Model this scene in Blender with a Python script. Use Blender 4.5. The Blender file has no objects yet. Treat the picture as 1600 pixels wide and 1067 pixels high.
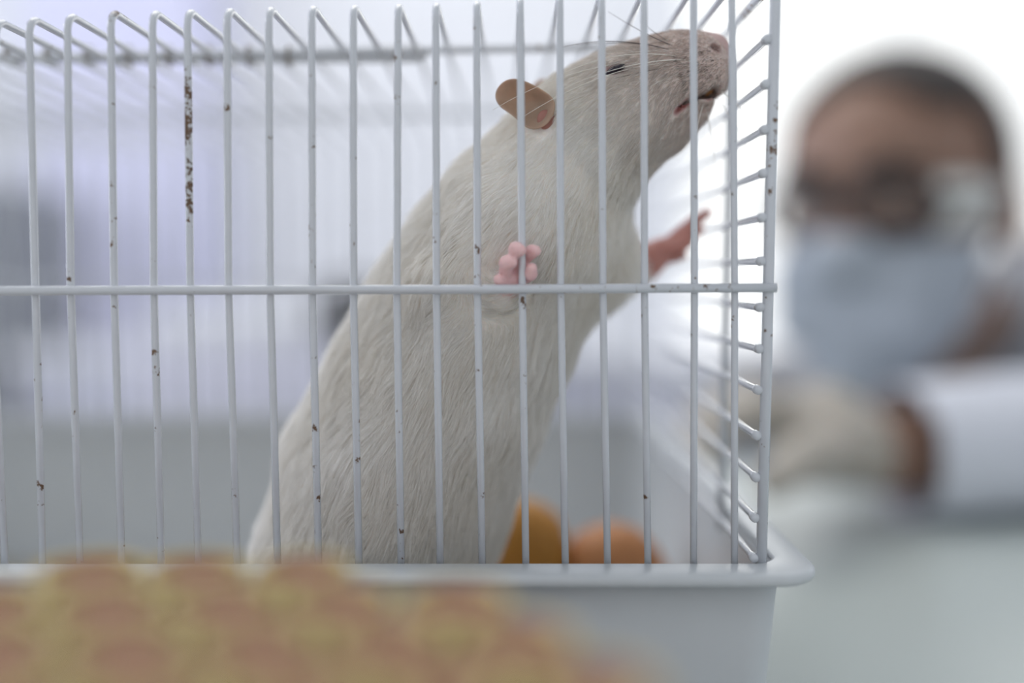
import bpy, bmesh, math, random
import numpy as np
from mathutils import Vector, Matrix
random.seed(7); RNG = np.random.default_rng(11)
scene = bpy.context.scene
COL = scene.collection

# ------------------------------------------------------------------ camera
F_PX, CX, CY = 1555.0, 800.0, 533.5
PITCH = math.atan(103.5 / F_PX)
CAM = np.array([0.0, -239.0, 150.0])              # millimetres; front wires at y = 0, table top at z = 0
FWD = np.array([0.0, math.cos(PITCH), -math.sin(PITCH)])
UPV = np.array([0.0, math.sin(PITCH), math.cos(PITCH)])
cam_d = bpy.data.cameras.new('camera'); cam = bpy.data.objects.new('camera', cam_d); COL.objects.link(cam)
cam.location = CAM * 0.001; cam.rotation_euler = (math.pi / 2 - PITCH, 0, 0)
cam_d.sensor_width = 36.0; cam_d.lens = 36.0 * F_PX / 1600.0
cam_d.clip_start = 0.005; cam_d.clip_end = 50
cam_d.dof.use_dof = True; cam_d.dof.focus_distance = 0.2445; cam_d.dof.aperture_fstop = 1.95
cam_d.dof.aperture_blades = 0
scene.camera = cam
scene.cycles.max_bounces = 10; scene.cycles.diffuse_bounces = 7

# ------------------------------------------------------------------ world, lights, exposure
vs = scene.view_settings
vs.view_transform = 'Standard'; vs.look = 'None'; vs.gamma = 1.0; vs.use_curve_mapping = False
vs.exposure = 0.0
world = bpy.data.worlds.new('world'); scene.world = world; world.use_nodes = True
bg = world.node_tree.nodes['Background']
bg.inputs[0].default_value = (0.93, 0.96, 1.0, 1); bg.inputs[1].default_value = 0.80

def area_light(name, loc, rot, sx, sy, power, col):
    ld = bpy.data.lights.new(name, 'AREA'); ld.shape = 'RECTANGLE'; ld.size = sx; ld.size_y = sy
    ld.energy = power; ld.color = col
    o = bpy.data.objects.new(name, ld); COL.objects.link(o); o.location = loc; o.rotation_euler = rot
    return o
H = math.pi / 2
area_light('ceiling_lamp_light', (-0.3, 0.9, 1.86), (0, 0, 0), 1.6, 1.2, 7, (1.0, 0.98, 0.94))
area_light('side_window_light', (-2.35, 0.9, 0.75), (0, -H, 0), 1.3, 1.9, 30, (0.87, 0.89, 1.0))
area_light('far_wall_fill', (0.2, 2.0, 1.86), (0, 0, 0), 2.6, 0.5, 9, (1.0, 0.99, 0.97))  # added fill that brightens the far wall; no lamp fitting hangs there
area_light('far_window_light', (1.05, 2.50, 0.55), (-H, 0, 0), 1.1, 1.3, 4.5, (1.0, 0.99, 0.96))

# ------------------------------------------------------------------ helpers
def s2l(c):
    return tuple((x / 12.92 if x <= 0.04045 else ((x + 0.055) / 1.055) ** 2.4) for x in (v / 255.0 for v in c)) + (1.0,)

def P(u, v, d):
    """photo pixel at a depth d (mm behind the front wires) -> point in mm"""
    di = FWD + np.array([(u - CX) / F_PX, 0, 0]) + UPV * ((CY - v) / F_PX)
    return CAM + di * ((d - CAM[1]) / di[1])
def M_(p): return Vector((float(p[0]) * 0.001, float(p[1]) * 0.001, float(p[2]) * 0.001))

MATS = {}
def mat(name, col, rough=0.5, var=0.06, scale=60.0, spec=0.5, bump=0.0, trans=None, emit=None, metallic=0.0, alpha=None, sss=0.0, tl=0.0):
    if name in MATS: return MATS[name]
    m = bpy.data.materials.new(name); m.use_nodes = True
    nt = m.node_tree; N = nt.nodes; L = nt.links
    b = N['Principled BSDF']
    c = s2l(col)
    tc = N.new('ShaderNodeTexCoord'); nz = N.new('ShaderNodeTexNoise')
    nz.inputs['Scale'].default_value = scale; nz.inputs['Detail'].default_value = 4
    L.new(tc.outputs['Object'], nz.inputs['Vector'])
    mx = N.new('ShaderNodeMix'); mx.data_type = 'RGBA'
    mx.inputs[6].default_value = tuple(min(1, x * (1 - var)) for x in c[:3]) + (1,)
    mx.inputs[7].default_value = tuple(min(1, x * (1 + var)) for x in c[:3]) + (1,)
    L.new(nz.outputs['Fac'], mx.inputs[0]); L.new(mx.outputs[2], b.inputs['Base Color'])
    b.inputs['Roughness'].default_value = rough
    b.inputs['Specular IOR Level'].default_value = spec
    b.inputs['Metallic'].default_value = metallic
    if sss:
        b.inputs['Subsurface Weight'].default_value = sss
        b.inputs['Subsurface Radius'].default_value = (1.0, 0.4, 0.25); b.inputs['Subsurface Scale'].default_value = 0.0015
    if bump:
        bp = N.new('ShaderNodeBump'); bp.inputs['Strength'].default_value = bump; bp.inputs['Distance'].default_value = 0.0006
        L.new(nz.outputs['Fac'], bp.inputs['Height']); L.new(bp.outputs[0], b.inputs['Normal'])
    if trans is not None:
        b.inputs['Transmission Weight'].default_value = trans; b.inputs['IOR'].default_value = 1.15
    if alpha is not None: b.inputs['Alpha'].default_value = alpha
    if emit is not None:
        L.new(mx.outputs[2], b.inputs['Emission Color']); b.inputs['Emission Strength'].default_value = emit
    if tl:
        out = N['Material Output']; t = N.new('ShaderNodeBsdfTranslucent'); ms = N.new('ShaderNodeMixShader')
        L.new(mx.outputs[2], t.inputs[0]); ms.inputs[0].default_value = tl
        L.new(b.outputs[0], ms.inputs[1]); L.new(t.outputs[0], ms.inputs[2]); L.new(ms.outputs[0], out.inputs[0])
    MATS[name] = m; m['color_mix'] = mx.name
    return m

def link(name, me, material=None, parent=None, smooth=True):
    o = bpy.data.objects.new(name, me); COL.objects.link(o)
    if material is not None:
        me.materials.clear()
        for mm in (material if isinstance(material, (list, tuple)) else [material]): me.materials.append(mm)
    if smooth and len(me.polygons): me.polygons.foreach_set('use_smooth', np.ones(len(me.polygons), dtype=bool))
    if parent is not None: o.parent = parent
    return o
def tag(o, label=None, cat=None, group=None, kind=None):
    for k, v in (('label', label), ('category', cat), ('group', group), ('kind', kind)):
        if v: o[k] = v
    return o
def empty(name, loc=(0, 0, 0)):
    o = bpy.data.objects.new(name, None); COL.objects.link(o); o.location = loc; o.empty_display_size = 0.02
    return o
def put(o, parent):
    """parent keeping world position (thing empties are only translated)"""
    o.parent = parent; o.matrix_parent_inverse = Matrix.Translation(-Vector(parent.location))
    return o
def pydata(name, V, Fc):
    me = bpy.data.meshes.new(name); me.from_pydata([tuple(map(float, v)) for v in V], [], [tuple(map(int, f)) for f in Fc]); me.update()
    return me

class MB:
    """collects shapes (metres) into one mesh"""
    def __init__(s): s.V = []; s.F = []
    def add(s, V, Fc):
        n = len(s.V); s.V += [tuple(v) for v in V]; s.F += [tuple(i + n for i in f) for f in Fc]; return s
    def box(s, a, b):
        (x0, y0, z0), (x1, y1, z1) = a, b
        return s.add([(x0,y0,z0),(x1,y0,z0),(x1,y1,z0),(x0,y1,z0),(x0,y0,z1),(x1,y0,z1),(x1,y1,z1),(x0,y1,z1)],
                     [(0,3,2,1),(4,5,6,7),(0,1,5,4),(1,2,6,5),(2,3,7,6),(3,0,4,7)])
    def tube(s, pts, r, n=8, caps=True, closed=False):
        pts = [Vector(p) for p in pts]; m = len(pts)
        rs = r if hasattr(r, '__len__') else [r] * m
        V = []; ref = None
        for i, p in enumerate(pts):
            a = pts[(i - 1) % m] if (i > 0 or closed) else p
            b = pts[(i + 1) % m] if (i < m - 1 or closed) else p
            t = (b - a).normalized()
            if ref is None:
                ref = t.orthogonal().normalized()
            else:
                ref = (ref - t * ref.dot(t)); ref = ref.normalized() if ref.length > 1e-9 else t.orthogonal().normalized()
            q = t.cross(ref)
            for k in range(n):
                an = 2 * math.pi * k / n
                V.append(p + (ref * math.cos(an) + q * math.sin(an)) * rs[i])
        Fc = []
        for i in range(m if closed else m - 1):
            j = (i + 1) % m
            for k in range(n):
                l = (k + 1) % n
                Fc.append((i*n+k, i*n+l, j*n+l, j*n+k))
        if caps and not closed:
            Fc.append(tuple(range(n - 1, -1, -1))); Fc.append(tuple((m - 1) * n + k for k in range(n)))
        return s.add(V, Fc)
    def lathe(s, prof, n=24, c=(0, 0, 0), cap0=True, cap1=True):
        V = []; Fc = []
        for (r, z) in prof:
            for k in range(n):
                a = 2 * math.pi * k / n
                V.append((c[0] + r * math.cos(a), c[1] + r * math.sin(a), c[2] + z))
        for i in range(len(prof) - 1):
            for k in range(n):
                l = (k + 1) % n
                Fc.append((i*n+k, i*n+l, (i+1)*n+l, (i+1)*n+k))
        if cap0: Fc.append(tuple(range(n - 1, -1, -1)))
        if cap1: Fc.append(tuple((len(prof) - 1) * n + k for k in range(n)))
        return s.add(V, Fc)
    def mesh(s, name): return pydata(name, s.V, s.F)
    def build(s, name, m, parent=None, smooth=True, bevel=0):
        o = link(name, s.mesh(name), m, None, smooth)
        if parent is not None: put(o, parent)
        if bevel:
            md = o.modifiers.new('bevel', 'BEVEL'); md.width = bevel; md.segments = 2; md.limit_method = 'ANGLE'
        return o

# ---- implicit surfaces
class Field:
    def __init__(s, lo, hi, h):
        s.lo = np.array(lo, float); s.h = h
        s.n = np.ceil((np.array(hi, float) - s.lo) / h).astype(int) + 1
        s.F = np.full(s.n, 30.0 * h * 2, np.float32)
        s.ax = [s.lo[i] + h * np.arange(s.n[i]) for i in range(3)]
    def _win(s, lo, hi):
        a = np.clip(np.floor((np.array(lo) - s.lo) / s.h).astype(int), 0, s.n); b = np.clip(np.ceil((np.array(hi) - s.lo) / s.h).astype(int) + 1, 0, s.n)
        if np.any(b <= a): return None
        sl = tuple(slice(a[i], b[i]) for i in range(3))
        X = s.ax[0][sl[0]][:, None, None]; Y = s.ax[1][sl[1]][None, :, None]; Z = s.ax[2][sl[2]][None, None, :]
        return sl, X, Y, Z
    def _mix(s, sl, d, k, mode):
        A = s.F[sl]
        if mode == 'cut': d = -d
        if k <= 0:
            s.F[sl] = np.minimum(A, d) if mode == 'add' else np.maximum(A, d); return
        hh = np.maximum(k - np.abs(A - d), 0) / k
        if mode == 'add': s.F[sl] = np.minimum(A, d) - hh * hh * k * 0.25
        else: s.F[sl] = np.maximum(A, d) + hh * hh * k * 0.25
    def cone(s, a, b, ra, rb, k=3.0, mode='add', sq=(1, 1, 1)):
        a = np.array(a, float); b = np.array(b, float); R = max(ra, rb); mg = R / min(sq) + k + 4 * s.h
        w = s._win(np.minimum(a, b) - mg, np.maximum(a, b) + mg)
        if w is None: return s
        sl, X, Y, Z = w; ab = b - a; L2 = float(ab @ ab) or 1e-9
        t = np.clip(((X - a[0]) * ab[0] + (Y - a[1]) * ab[1] + (Z - a[2]) * ab[2]) / L2, 0, 1)
        dx = (X - a[0] - t * ab[0]) * sq[0]; dy = (Y - a[1] - t * ab[1]) * sq[1]; dz = (Z - a[2] - t * ab[2]) * sq[2]
        d = np.sqrt(dx * dx + dy * dy + dz * dz) - (ra + (rb - ra) * t)
        s._mix(sl, d.astype(np.float32), k, mode); return s
    def chain(s, pts, rs, k=3.0, mode='add', kk=None):
        for i in range(len(pts) - 1): s.cone(pts[i], pts[i + 1], rs[i], rs[i + 1], k if i == 0 or kk is None else kk, mode)
        return s
    def ball(s, c, r, k=3.0, mode='add'): return s.cone(c, np.array(c) + 1e-4, r, r, k, mode)
    def ell(s, c, rad, k=3.0, mode='add', rot=None):
        c = np.array(c, float); rad = np.array(rad, float); mg = rad.max() + k + 4 * s.h
        w = s._win(c - mg, c + mg)
        if w is None: return s
        sl, X, Y, Z = w; x, y, z = X - c[0], Y - c[1], Z - c[2]
        if rot is not None:
            R = np.array(rot)     # rows = local axes
            x, y, z = (R[0][0]*x + R[0][1]*y + R[0][2]*z, R[1][0]*x + R[1][1]*y + R[1][2]*z, R[2][0]*x + R[2][1]*y + R[2][2]*z)
        q = np.sqrt((x / rad[0]) ** 2 + (y / rad[1]) ** 2 + (z / rad[2]) ** 2)
        g = np.sqrt((x / rad[0] ** 2) ** 2 + (y / rad[1] ** 2) ** 2 + (z / rad[2] ** 2) ** 2)
        d = q * (q - 1) / np.maximum(g, 1e-6)
        s._mix(sl, d.astype(np.float32), k, mode); return s
    def at(s, p):
        g = (np.asarray(p) - s.lo) / s.h; i = np.clip(np.floor(g).astype(int), 0, s.n - 2); f = g - i
        r = 0
        for dx in (0, 1):
            for dy in (0, 1):
                for dz in (0, 1):
                    w = (f[..., 0] if dx else 1 - f[..., 0]) * (f[..., 1] if dy else 1 - f[..., 1]) * (f[..., 2] if dz else 1 - f[..., 2])
                    r = r + w * s.F[i[..., 0] + dx, i[..., 1] + dy, i[..., 2] + dz]
        return r
    def grad(s, p):
        p = np.asarray(p, float); e = s.h
        g = np.stack([s.at(p + np.eye(3)[i] * e) - s.at(p - np.eye(3)[i] * e) for i in range(3)], -1)
        return g / np.maximum(np.linalg.norm(g, axis=-1, keepdims=True), 1e-9)
    def mesh(s):
        F = s.F; S = F < 0
        mixed = np.zeros(np.array(F.shape) - 1, bool); tot = np.zeros(mixed.shape, np.int8)
        for dx in (0, 1):
            for dy in (0, 1):
                for dz in (0, 1):
                    tot += S[dx:F.shape[0]-1+dx, dy:F.shape[1]-1+dy, dz:F.shape[2]-1+dz]
        mixed = (tot > 0) & (tot < 8)
        idx = -np.ones(mixed.shape, np.int64); c = np.argwhere(mixed); idx[mixed] = np.arange(len(c))
        acc = np.zeros((len(c), 3)); cnt = np.zeros(len(c))
        for ax in range(3):
            o1, o2 = [a for a in range(3) if a != ax]
            for u in (0, 1):
                for v in (0, 1):
                    off = np.zeros(3, int); off[o1] = u; off[o2] = v
                    a = c + off; b = a.copy(); b[:, ax] += 1
                    fa = F[a[:, 0], a[:, 1], a[:, 2]]; fb = F[b[:, 0], b[:, 1], b[:, 2]]
                    cr = (fa < 0) != (fb < 0); t = np.where(cr, fa / np.where(cr, fa - fb, 1), 0)
                    p = off[None, :].astype(float) + np.zeros((len(c), 3)); p[:, ax] += t
                    acc[cr] += p[cr]; cnt[cr] += 1
        V = s.lo + s.h * (c + acc / np.maximum(cnt, 1)[:, None])
        Q = []
        for ax in range(3):
            o1, o2 = (ax + 1) % 3, (ax + 2) % 3
            sl0 = [slice(None)] * 3; sl1 = [slice(None)] * 3
            sl0[ax] = slice(0, F.shape[ax] - 1); sl1[ax] = slice(1, F.shape[ax])
            A = S[tuple(sl0)]; B = S[tuple(sl1)]; e = np.argwhere(A != B)
            e = e[(e[:, o1] > 0) & (e[:, o2] > 0) & (e[:, o1] < F.shape[o1] - 1) & (e[:, o2] < F.shape[o2] - 1)]
            up = A[e[:, 0], e[:, 1], e[:, 2]]
            def g(d1, d2):
                q = e.copy(); q[:, o1] -= d1; q[:, o2] -= d2; return idx[q[:, 0], q[:, 1], q[:, 2]]
            q = np.stack([g(1, 1), g(0, 1), g(0, 0), g(1, 0)], 1)
            q[~up] = q[~up][:, ::-1]; Q.append(q)
        return V, np.concatenate(Q)
def np_mesh(name, V, Q):
    me = bpy.data.meshes.new(name); nq = len(Q); w = Q.shape[1]
    me.vertices.add(len(V)); me.vertices.foreach_set('co', np.asarray(V, np.float32).ravel())
    me.loops.add(nq * w); me.loops.foreach_set('vertex_index', Q.astype(np.int32).ravel())
    me.polygons.add(nq); me.polygons.foreach_set('loop_start', np.arange(0, nq * w, w, dtype=np.int32))
    me.update(calc_edges=True); me.validate(); return me
def set_color(me, C, name='tint'):
    a = me.color_attributes.new(name, 'FLOAT_COLOR', 'POINT')
    C = np.concatenate([np.asarray(C, np.float32), np.ones((len(C), 1), np.float32)], 1); a.data.foreach_set('color', C.ravel())
def tint_mat(name, rough=0.6, spec=0.3, sss=0.0, tl=0.0, bump=0.0, scale=900.0):
    m = mat(name, (200, 200, 200), rough, 0.05, scale, spec, bump, sss=sss, tl=tl)
    nt = m.node_tree; a = nt.nodes.new('ShaderNodeAttribute'); a.attribute_name = 'tint'
    mx = nt.nodes[m['color_mix']]; mu = nt.nodes.new('ShaderNodeMix'); mu.data_type = 'RGBA'; mu.blend_type = 'MULTIPLY'; mu.inputs[0].default_value = 1.0
    mx.inputs[6].default_value = (0.92, 0.92, 0.92, 1); mx.inputs[7].default_value = (1.08, 1.08, 1.08, 1)
    outs = [l.to_socket for l in nt.links if l.from_node == mx]
    nt.links.new(a.outputs['Color'], mu.inputs[6]); nt.links.new(mx.outputs[2], mu.inputs[7])
    for t in outs: nt.links.new(mu.outputs[2], t)
    return m
def lin(c): return np.array(s2l(c)[:3])

# ------------------------------------------------------------------ setting
room = dict(x0=-2.4, x1=2.4, y0=-1.2, y1=2.6, z0=-0.75, z1=1.9)
def struct(name, a, b, m, bevel=0):
    return tag(MB().box(a, b).build(name, m, None, False, bevel), kind='structure')
wallm = mat('wall_paint', (226, 228, 232), 0.8, 0.03, 4)
struct('floor', (-2.5, -1.3, -0.80), (2.5, 2.7, -0.75), mat('floor_vinyl', (182, 186, 186), 0.5, 0.06, 8))
struct('wall_back', (-2.5, 2.6, -0.75), (2.5, 2.7, 1.95), wallm)
struct('wall_left', (-2.5, -1.3, -0.75), (-2.4, 2.6, 1.95), wallm)
struct('wall_right', (2.4, -1.3, -0.75), (2.5, 2.6, 1.95), wallm)
struct('ceiling', (-2.5, -1.3, 1.90), (2.5, 2.7, 1.98), mat('ceiling_paint', (236, 237, 238), 0.9, 0.02, 4))

def window(n, cx, cz, w, h, lit, cols=2):
    root = tag(empty('window_%d' % n, (cx, 2.6, cz)), kind='structure')
    fm = mat('window_frame_white', (232, 234, 236), 0.5, 0.03)
    f = MB(); t = 0.045
    for (a, b) in (((cx-w/2-t, 2.55, cz-h/2-t), (cx+w/2+t, 2.6, cz-h/2)), ((cx-w/2-t, 2.55, cz+h/2), (cx+w/2+t, 2.6, cz+h/2+t)),
                   ((cx-w/2-t, 2.55, cz-h/2), (cx-w/2, 2.6, cz+h/2)), ((cx+w/2, 2.55, cz-h/2), (cx+w/2+t, 2.6, cz+h/2))): f.box(a, b)
    f.build('window_frame', fm, root, False)
    for i in range(cols):
        x0 = cx - w/2 + w * i / cols + 0.012; x1 = cx - w/2 + w * (i + 1) / cols - 0.012
        MB().box((x0, 2.575, cz-h/2), (x1, 2.585, cz+h/2)).build('pane', lit, root, False)
        if i: MB().box((x0-0.024, 2.56, cz-h/2), (x0, 2.598, cz+h/2)).build('mullion', fm, root, False)
    return root
daylight = mat('daylit_glass', (250, 250, 246), 0.2, 0.01, emit=0.5)
window(1, 1.07, 0.50, 1.16, 1.3, daylight, 2)
# lavender pier and grey cupboard behind the cage
tag(MB().box((-1.22, 2.35, -0.75), (-0.80, 2.6, 1.9)).build('trim_1', mat('lavender_paint', (206, 207, 230), 0.7, 0.03, 5), None, False), kind='structure')

# ------------------------------------------------------------------ table
tb = tag(empty('laboratory_table', (0, 0.0, -0.75)), 'pale grey-green laboratory table under the cage', 'table')
MB().box((-1.1, -0.55, -0.030), (1.25, 0.545, 0.0)).build('table_top', mat('table_laminate', (178, 186, 184), 0.35, 0.03, 12), tb, False, 0.004)
for x in (-1.04, 1.19):
    for y in (-0.49, 0.485):
        MB().box((x-0.02, y-0.02, -0.75), (x+0.02, y+0.02, -0.030)).build('table_leg', mat('table_steel', (170, 174, 178), 0.4, 0.04), tb, False, 0.002)

# ------------------------------------------------------------------ cage tray
ZR = float(P(800, 879, -1.5)[2])                  # rim height in mm
tray = tag(empty('cage_tray', (-0.118, 0.13, 0.0)), 'white plastic cage tray with flanged rim, holding the rat', 'tray')
plastic = mat('tray_plastic', (200, 205, 208), 0.32, 0.03, 90, bump=0.03)
IX0, IX1, IY0, IY1 = -304.0, 64.6, -1.6, 262.0
def rrect(off, z, R, n=7, draft=0.0):
    x0, x1, y0, y1 = IX0 - off, IX1 + off, IY0 - off, IY1 + off
    out = []
    for (cx, cy, a0) in ((x1 - R, y0 + R, -90), (x1 - R, y1 - R, 0), (x0 + R, y1 - R, 90), (x0 + R, y0 + R, 180)):
        for i in range(n + 1):
            a = math.radians(a0 + 90 * i / n); out.append((cx + R * math.cos(a), cy + R * math.sin(a), z))
    return out
def loft(rings, cap_first=False, cap_last=False):
    V = []; Fc = []; n = len(rings[0])
    for r in rings: V += [(x * 0.001, y * 0.001, z * 0.001) for x, y, z in r]
    for i in range(len(rings) - 1):
        for k in range(n):
            l = (k + 1) % n; Fc.append((i*n+k, i*n+l, (i+1)*n+l, (i+1)*n+k))
    if cap_first: Fc.append(tuple(range(n)))
    if cap_last: Fc.append(tuple((len(rings)-1)*n + k for k in reversed(range(n))))
    return MB().add(V, Fc)
# body: outer wall up, inner wall down, floor
loft([rrect(-5.0, 0.0, 8), rrect(-3.6, 1.6, 9), rrect(1.6, ZR - 2.4, 8), rrect(0.2, ZR - 0.9, 7), rrect(-0.2, ZR - 4, 7), rrect(-5.6, 5.0, 8), rrect(-9, 3.2, 6)],
     True, True).build('tray_body', plastic, tray)
# rolled flange
rim = [(0.0, -0.9), (0.15, -0.25), (0.8, 0.0), (6.8, -0.35), (8.4, -0.5), (9.2, -1.1), (9.4, -2.2), (9.0, -3.2), (8.4, -3.4), (7.9, -2.9), (7.6, -2.2), (1.3, -2.0), (0.6, -1.6)]
rr = [rrect(o, ZR + z, 7 + 0.55 * o) for o, z in rim]
loft(rr + [rr[0]]).build('rim', plastic, tray)

# ------------------------------------------------------------------ wire cage
def wire_mat(name, rust, zlo=None, zhi=None, ring=0.0, sc=430):
    m = mat(name, (206, 210, 216), 0.2, 0.05, 300, bump=0.05)
    m.node_tree.nodes['Principled BSDF'].inputs['Coat Weight'].default_value = 0.6; m.node_tree.nodes['Principled BSDF'].inputs['Coat Roughness'].default_value = 0.08
    nt = m.node_tree; N = nt.nodes; L = nt.links; mx = N[m['color_mix']]; b = N['Principled BSDF']
    geo = N.new('ShaderNodeNewGeometry')
    n1 = N.new('ShaderNodeTexNoise'); n1.inputs['Scale'].default_value = sc; n1.inputs['Detail'].default_value = 5; n1.inputs['Roughness'].default_value = 0.65
    L.new(geo.outputs['Position'], n1.inputs['Vector'])
    n2 = N.new('ShaderNodeTexNoise'); n2.inputs['Scale'].default_value = 38; n2.inputs['Detail'].default_value = 2
    L.new(geo.outputs['Position'], n2.inputs['Vector'])
    ad = N.new('ShaderNodeMath'); ad.operation = 'MULTIPLY_ADD'; ad.inputs[1].default_value = 0.55; L.new(n2.outputs['Fac'], ad.inputs[0]); L.new(n1.outputs['Fac'], ad.inputs[2])
    val = ad.outputs[0]
    if zlo is not None:
        sep = N.new('ShaderNodeSeparateXYZ'); L.new(geo.outputs['Position'], sep.inputs[0])
        c = N.new('ShaderNodeMapRange'); c.interpolation_type = 'SMOOTHSTEP'
        mid = (zlo + zhi) / 2
        sb = N.new('ShaderNodeMath'); sb.operation = 'SUBTRACT'; sb.inputs[1].default_value = mid; L.new(sep.outputs[2], sb.inputs[0])
        ab = N.new('ShaderNodeMath'); ab.operation = 'ABSOLUTE'; L.new(sb.outputs[0], ab.inputs[0])
        c.inputs[1].default_value = (zhi - zlo) / 2 + 0.004; c.inputs[2].default_value = (zhi - zlo) / 2 - 0.004
        c.inputs[3].default_value = 0.0; c.inputs[4].default_value = ring
        L.new(ab.outputs[0], c.inputs[0])
        a2 = N.new('ShaderNodeMath'); a2.operation = 'ADD'; L.new(val, a2.inputs[0]); L.new(c.outputs[0], a2.inputs[1])
        yy = N.new('ShaderNodeMath'); yy.operation = 'MULTIPLY_ADD'; yy.inputs[1].default_value = -30.0; L.new(sep.outputs[1], yy.inputs[0]); L.new(a2.outputs[0], yy.inputs[2]); val = yy.outputs[0]
    ramp = N.new('ShaderNodeMapRange'); ramp.inputs[1].default_value = rust; ramp.inputs[2].default_value = rust + 0.035
    L.new(val, ramp.inputs[0])
    rc = N.new('ShaderNodeMix'); rc.data_type = 'RGBA'; rc.inputs[6].default_value = s2l((52, 34, 24)); rc.inputs[7].default_value = s2l((128, 98, 72))
    L.new(n1.outputs['Color'], rc.inputs[0]) if False else L.new(n2.outputs['Fac'], rc.inputs[0])
    f = N.new('ShaderNodeMix'); f.data_type = 'RGBA'
    L.new(ramp.outputs[0], f.inputs[0]); L.new(mx.outputs[2], f.inputs[6]); L.new(rc.outputs[2], f.inputs[7]); L.new(f.outputs[2], b.inputs['Base Color'])
    rg = N.new('ShaderNodeMapRange'); rg.inputs[3].default_value = 0.2; rg.inputs[4].default_value = 0.85
    L.new(ramp.outputs[0], rg.inputs[0]); L.new(rg.outputs[0], b.inputs['Roughness'])
    return m
W_STD = wire_mat('white_wire_enamel', 0.95)
W_SPECK = wire_mat('chipped_wire_enamel', 0.935)
def zpx(u, v, d=0): return float(P(u, v, d)[2])
W_RUST = wire_mat('rusty_wire_enamel', 0.97, zpx(297, 345) * 1e-3, zpx(297, 105) * 1e-3, 0.21, 800)
W_TOPRUST = wire_mat('worn_bend_enamel', 0.97, zpx(175, 24) * 1e-3, zpx(175, 2) * 1e-3, 0.45)
W_JOINT = wire_mat('rusty_joint_enamel', 0.98, zpx(820, 486) * 1e-3, zpx(820, 457) * 1e-3, 0.20)
W_SPOT = wire_mat('rust_spot_enamel', 0.97, zpx(108, 442) * 1e-3, zpx(108, 428) * 1e-3, 0.3)

cage = tag(empty('wire_cage', (-0.118, 0.13, ZR * 0.001)), 'white enamelled wire cage top with rust-chipped bars around the rat', 'cage')
ZB = ZR - 5.5; YB = 256.0; RW = 0.90
fw = [(-8, -14, 8, 26), (45, 55, 66, 22), (105, 110, 125, 17), (173, 178, 190, 12), (238, 240, 252, 12), (293, 297, 310, 10), (355, 357, 371, 8), (420, 422, 434, 6),
      (487, 488, 498, 4), (552, 552, 561, 3), (622, 620, 627, 1), (681, 682, 688, -1), (745, 746, 754, -4), (813, 816, 822, -10), (875, 876, 884, -14),
      (940, 942, 950, -17), (1006, 1007, 1013, -20), (1083, 1085, 1084, -24), (1143, 1148, 1148, -28)]
special = {3: W_TOPRUST, 5: W_RUST, 13: W_JOINT, 2: W_SPOT, 1: W_STD, 4: W_SPECK, 8: W_SPECK, 0: W_SPECK}
def bent_wire(xt, xm, xb, zt, xback):
    R = 4.2
    pts = [(xb, 0, ZB), (xb + (xm - xb) * 0.5, 0.1, ZB + (zpx(800, 450) - ZB) * 0.5), (xm, 0, zpx(800, 450))]
    zs = zt - R
    for t in (0.33, 0.66): pts.append((xm + (xt - xm) * t, 0, zpx(800, 450) + (zs - zpx(800, 450)) * t))
    for i in range(7):
        a = math.radians(90 * i / 6); pts.append((xt, R - R * math.cos(a), zs + R * math.sin(a)))
    for t in (0.25, 0.5, 0.75): pts.append((xt + (xback - xt) * t, R + (YB - 2 * R) * t, zt))
    for i in range(7):
        a = math.radians(90 * i / 6); pts.append((xback, YB - R + R * math.sin(a), zs + R * math.cos(a)))
    pts.append((xback, YB, ZB))
    return [M_(p) for p in pts]
xs_front = []
for i, (ut, um, ub, vt) in enumerate(fw):
    xt = float(P(ut, 30, 0)[0]); xm = float(P(um, 440, 0)[0]); xb = float(P(ub, 880, 0)[0]); zt = zpx(ut, vt) - 0.6
    xs_front.append(xt)
    MB().tube(bent_wire(xt, xm, xb, zt, xt + random.uniform(-0.8, 0.8)), RW * 0.001, 10).build('bar_wire', special.get(i, W_STD), cage)
x = xs_front[0]
zt0 = zpx(-8, 26) - 0.6
while x > -292:
    x -= 10.0 + random.uniform(-0.5, 0.5)
    MB().tube(bent_wire(x, x + 0.4, x + 1.2, zt0 - 0.002 * abs(x), x), RW * 0.001, 8).build('bar_wire', W_STD, cage)
# corner posts with the rounded top rail running back
XP = 63.2
def post(xt, xb, zt, y0, sgn):
    R = 4.5; pts = [(xb, y0, ZB - 0.5), ((xb + xt) / 2, y0, 130)]
    zs = zt - R
    for i in range(7):
        a = math.radians(90 * i / 6); pts.append((xt, y0 + sgn * (R - R * math.cos(a)), zs + R * math.sin(a)))
    pts.append((xt, 127, zt)); return [M_(p) for p in pts]
xr = float(P(1211, 30, 0)[0]); xrb = float(P(1189, 878, 0)[0]); ztr = zpx(1211, -32)
for y0, sg in ((0, 1), (YB, -1)):
    MB().tube(post(xr, xrb, ztr, y0, sg), 0.00132, 12).build('corner_post', W_SPECK, cage)
    MB().tube(post(-300, -300, zt0, y0, sg), 0.00132, 8).build('corner_post', W_STD, cage)
# horizontal front bar, ends a touch beyond the corner post
hb = [P(-420, 456, -1.7), P(0, 454, -1.7), P(700, 452, -1.7), P(1214, 449.5, -1.6)]
hb[0][0] = -301
MB().tube([M_(p) for p in hb], 0.00115, 12).build('cross_bar', W_SPECK, cage)
zh = zpx(800, 452)
MB().tube([M_((-301, YB + 1.8, zh)), M_((64, YB + 1.8, zh))], 0.00115, 8).build('cross_bar', W_STD, cage)
# welds where the bar meets the wires
wm = MB()
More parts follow.
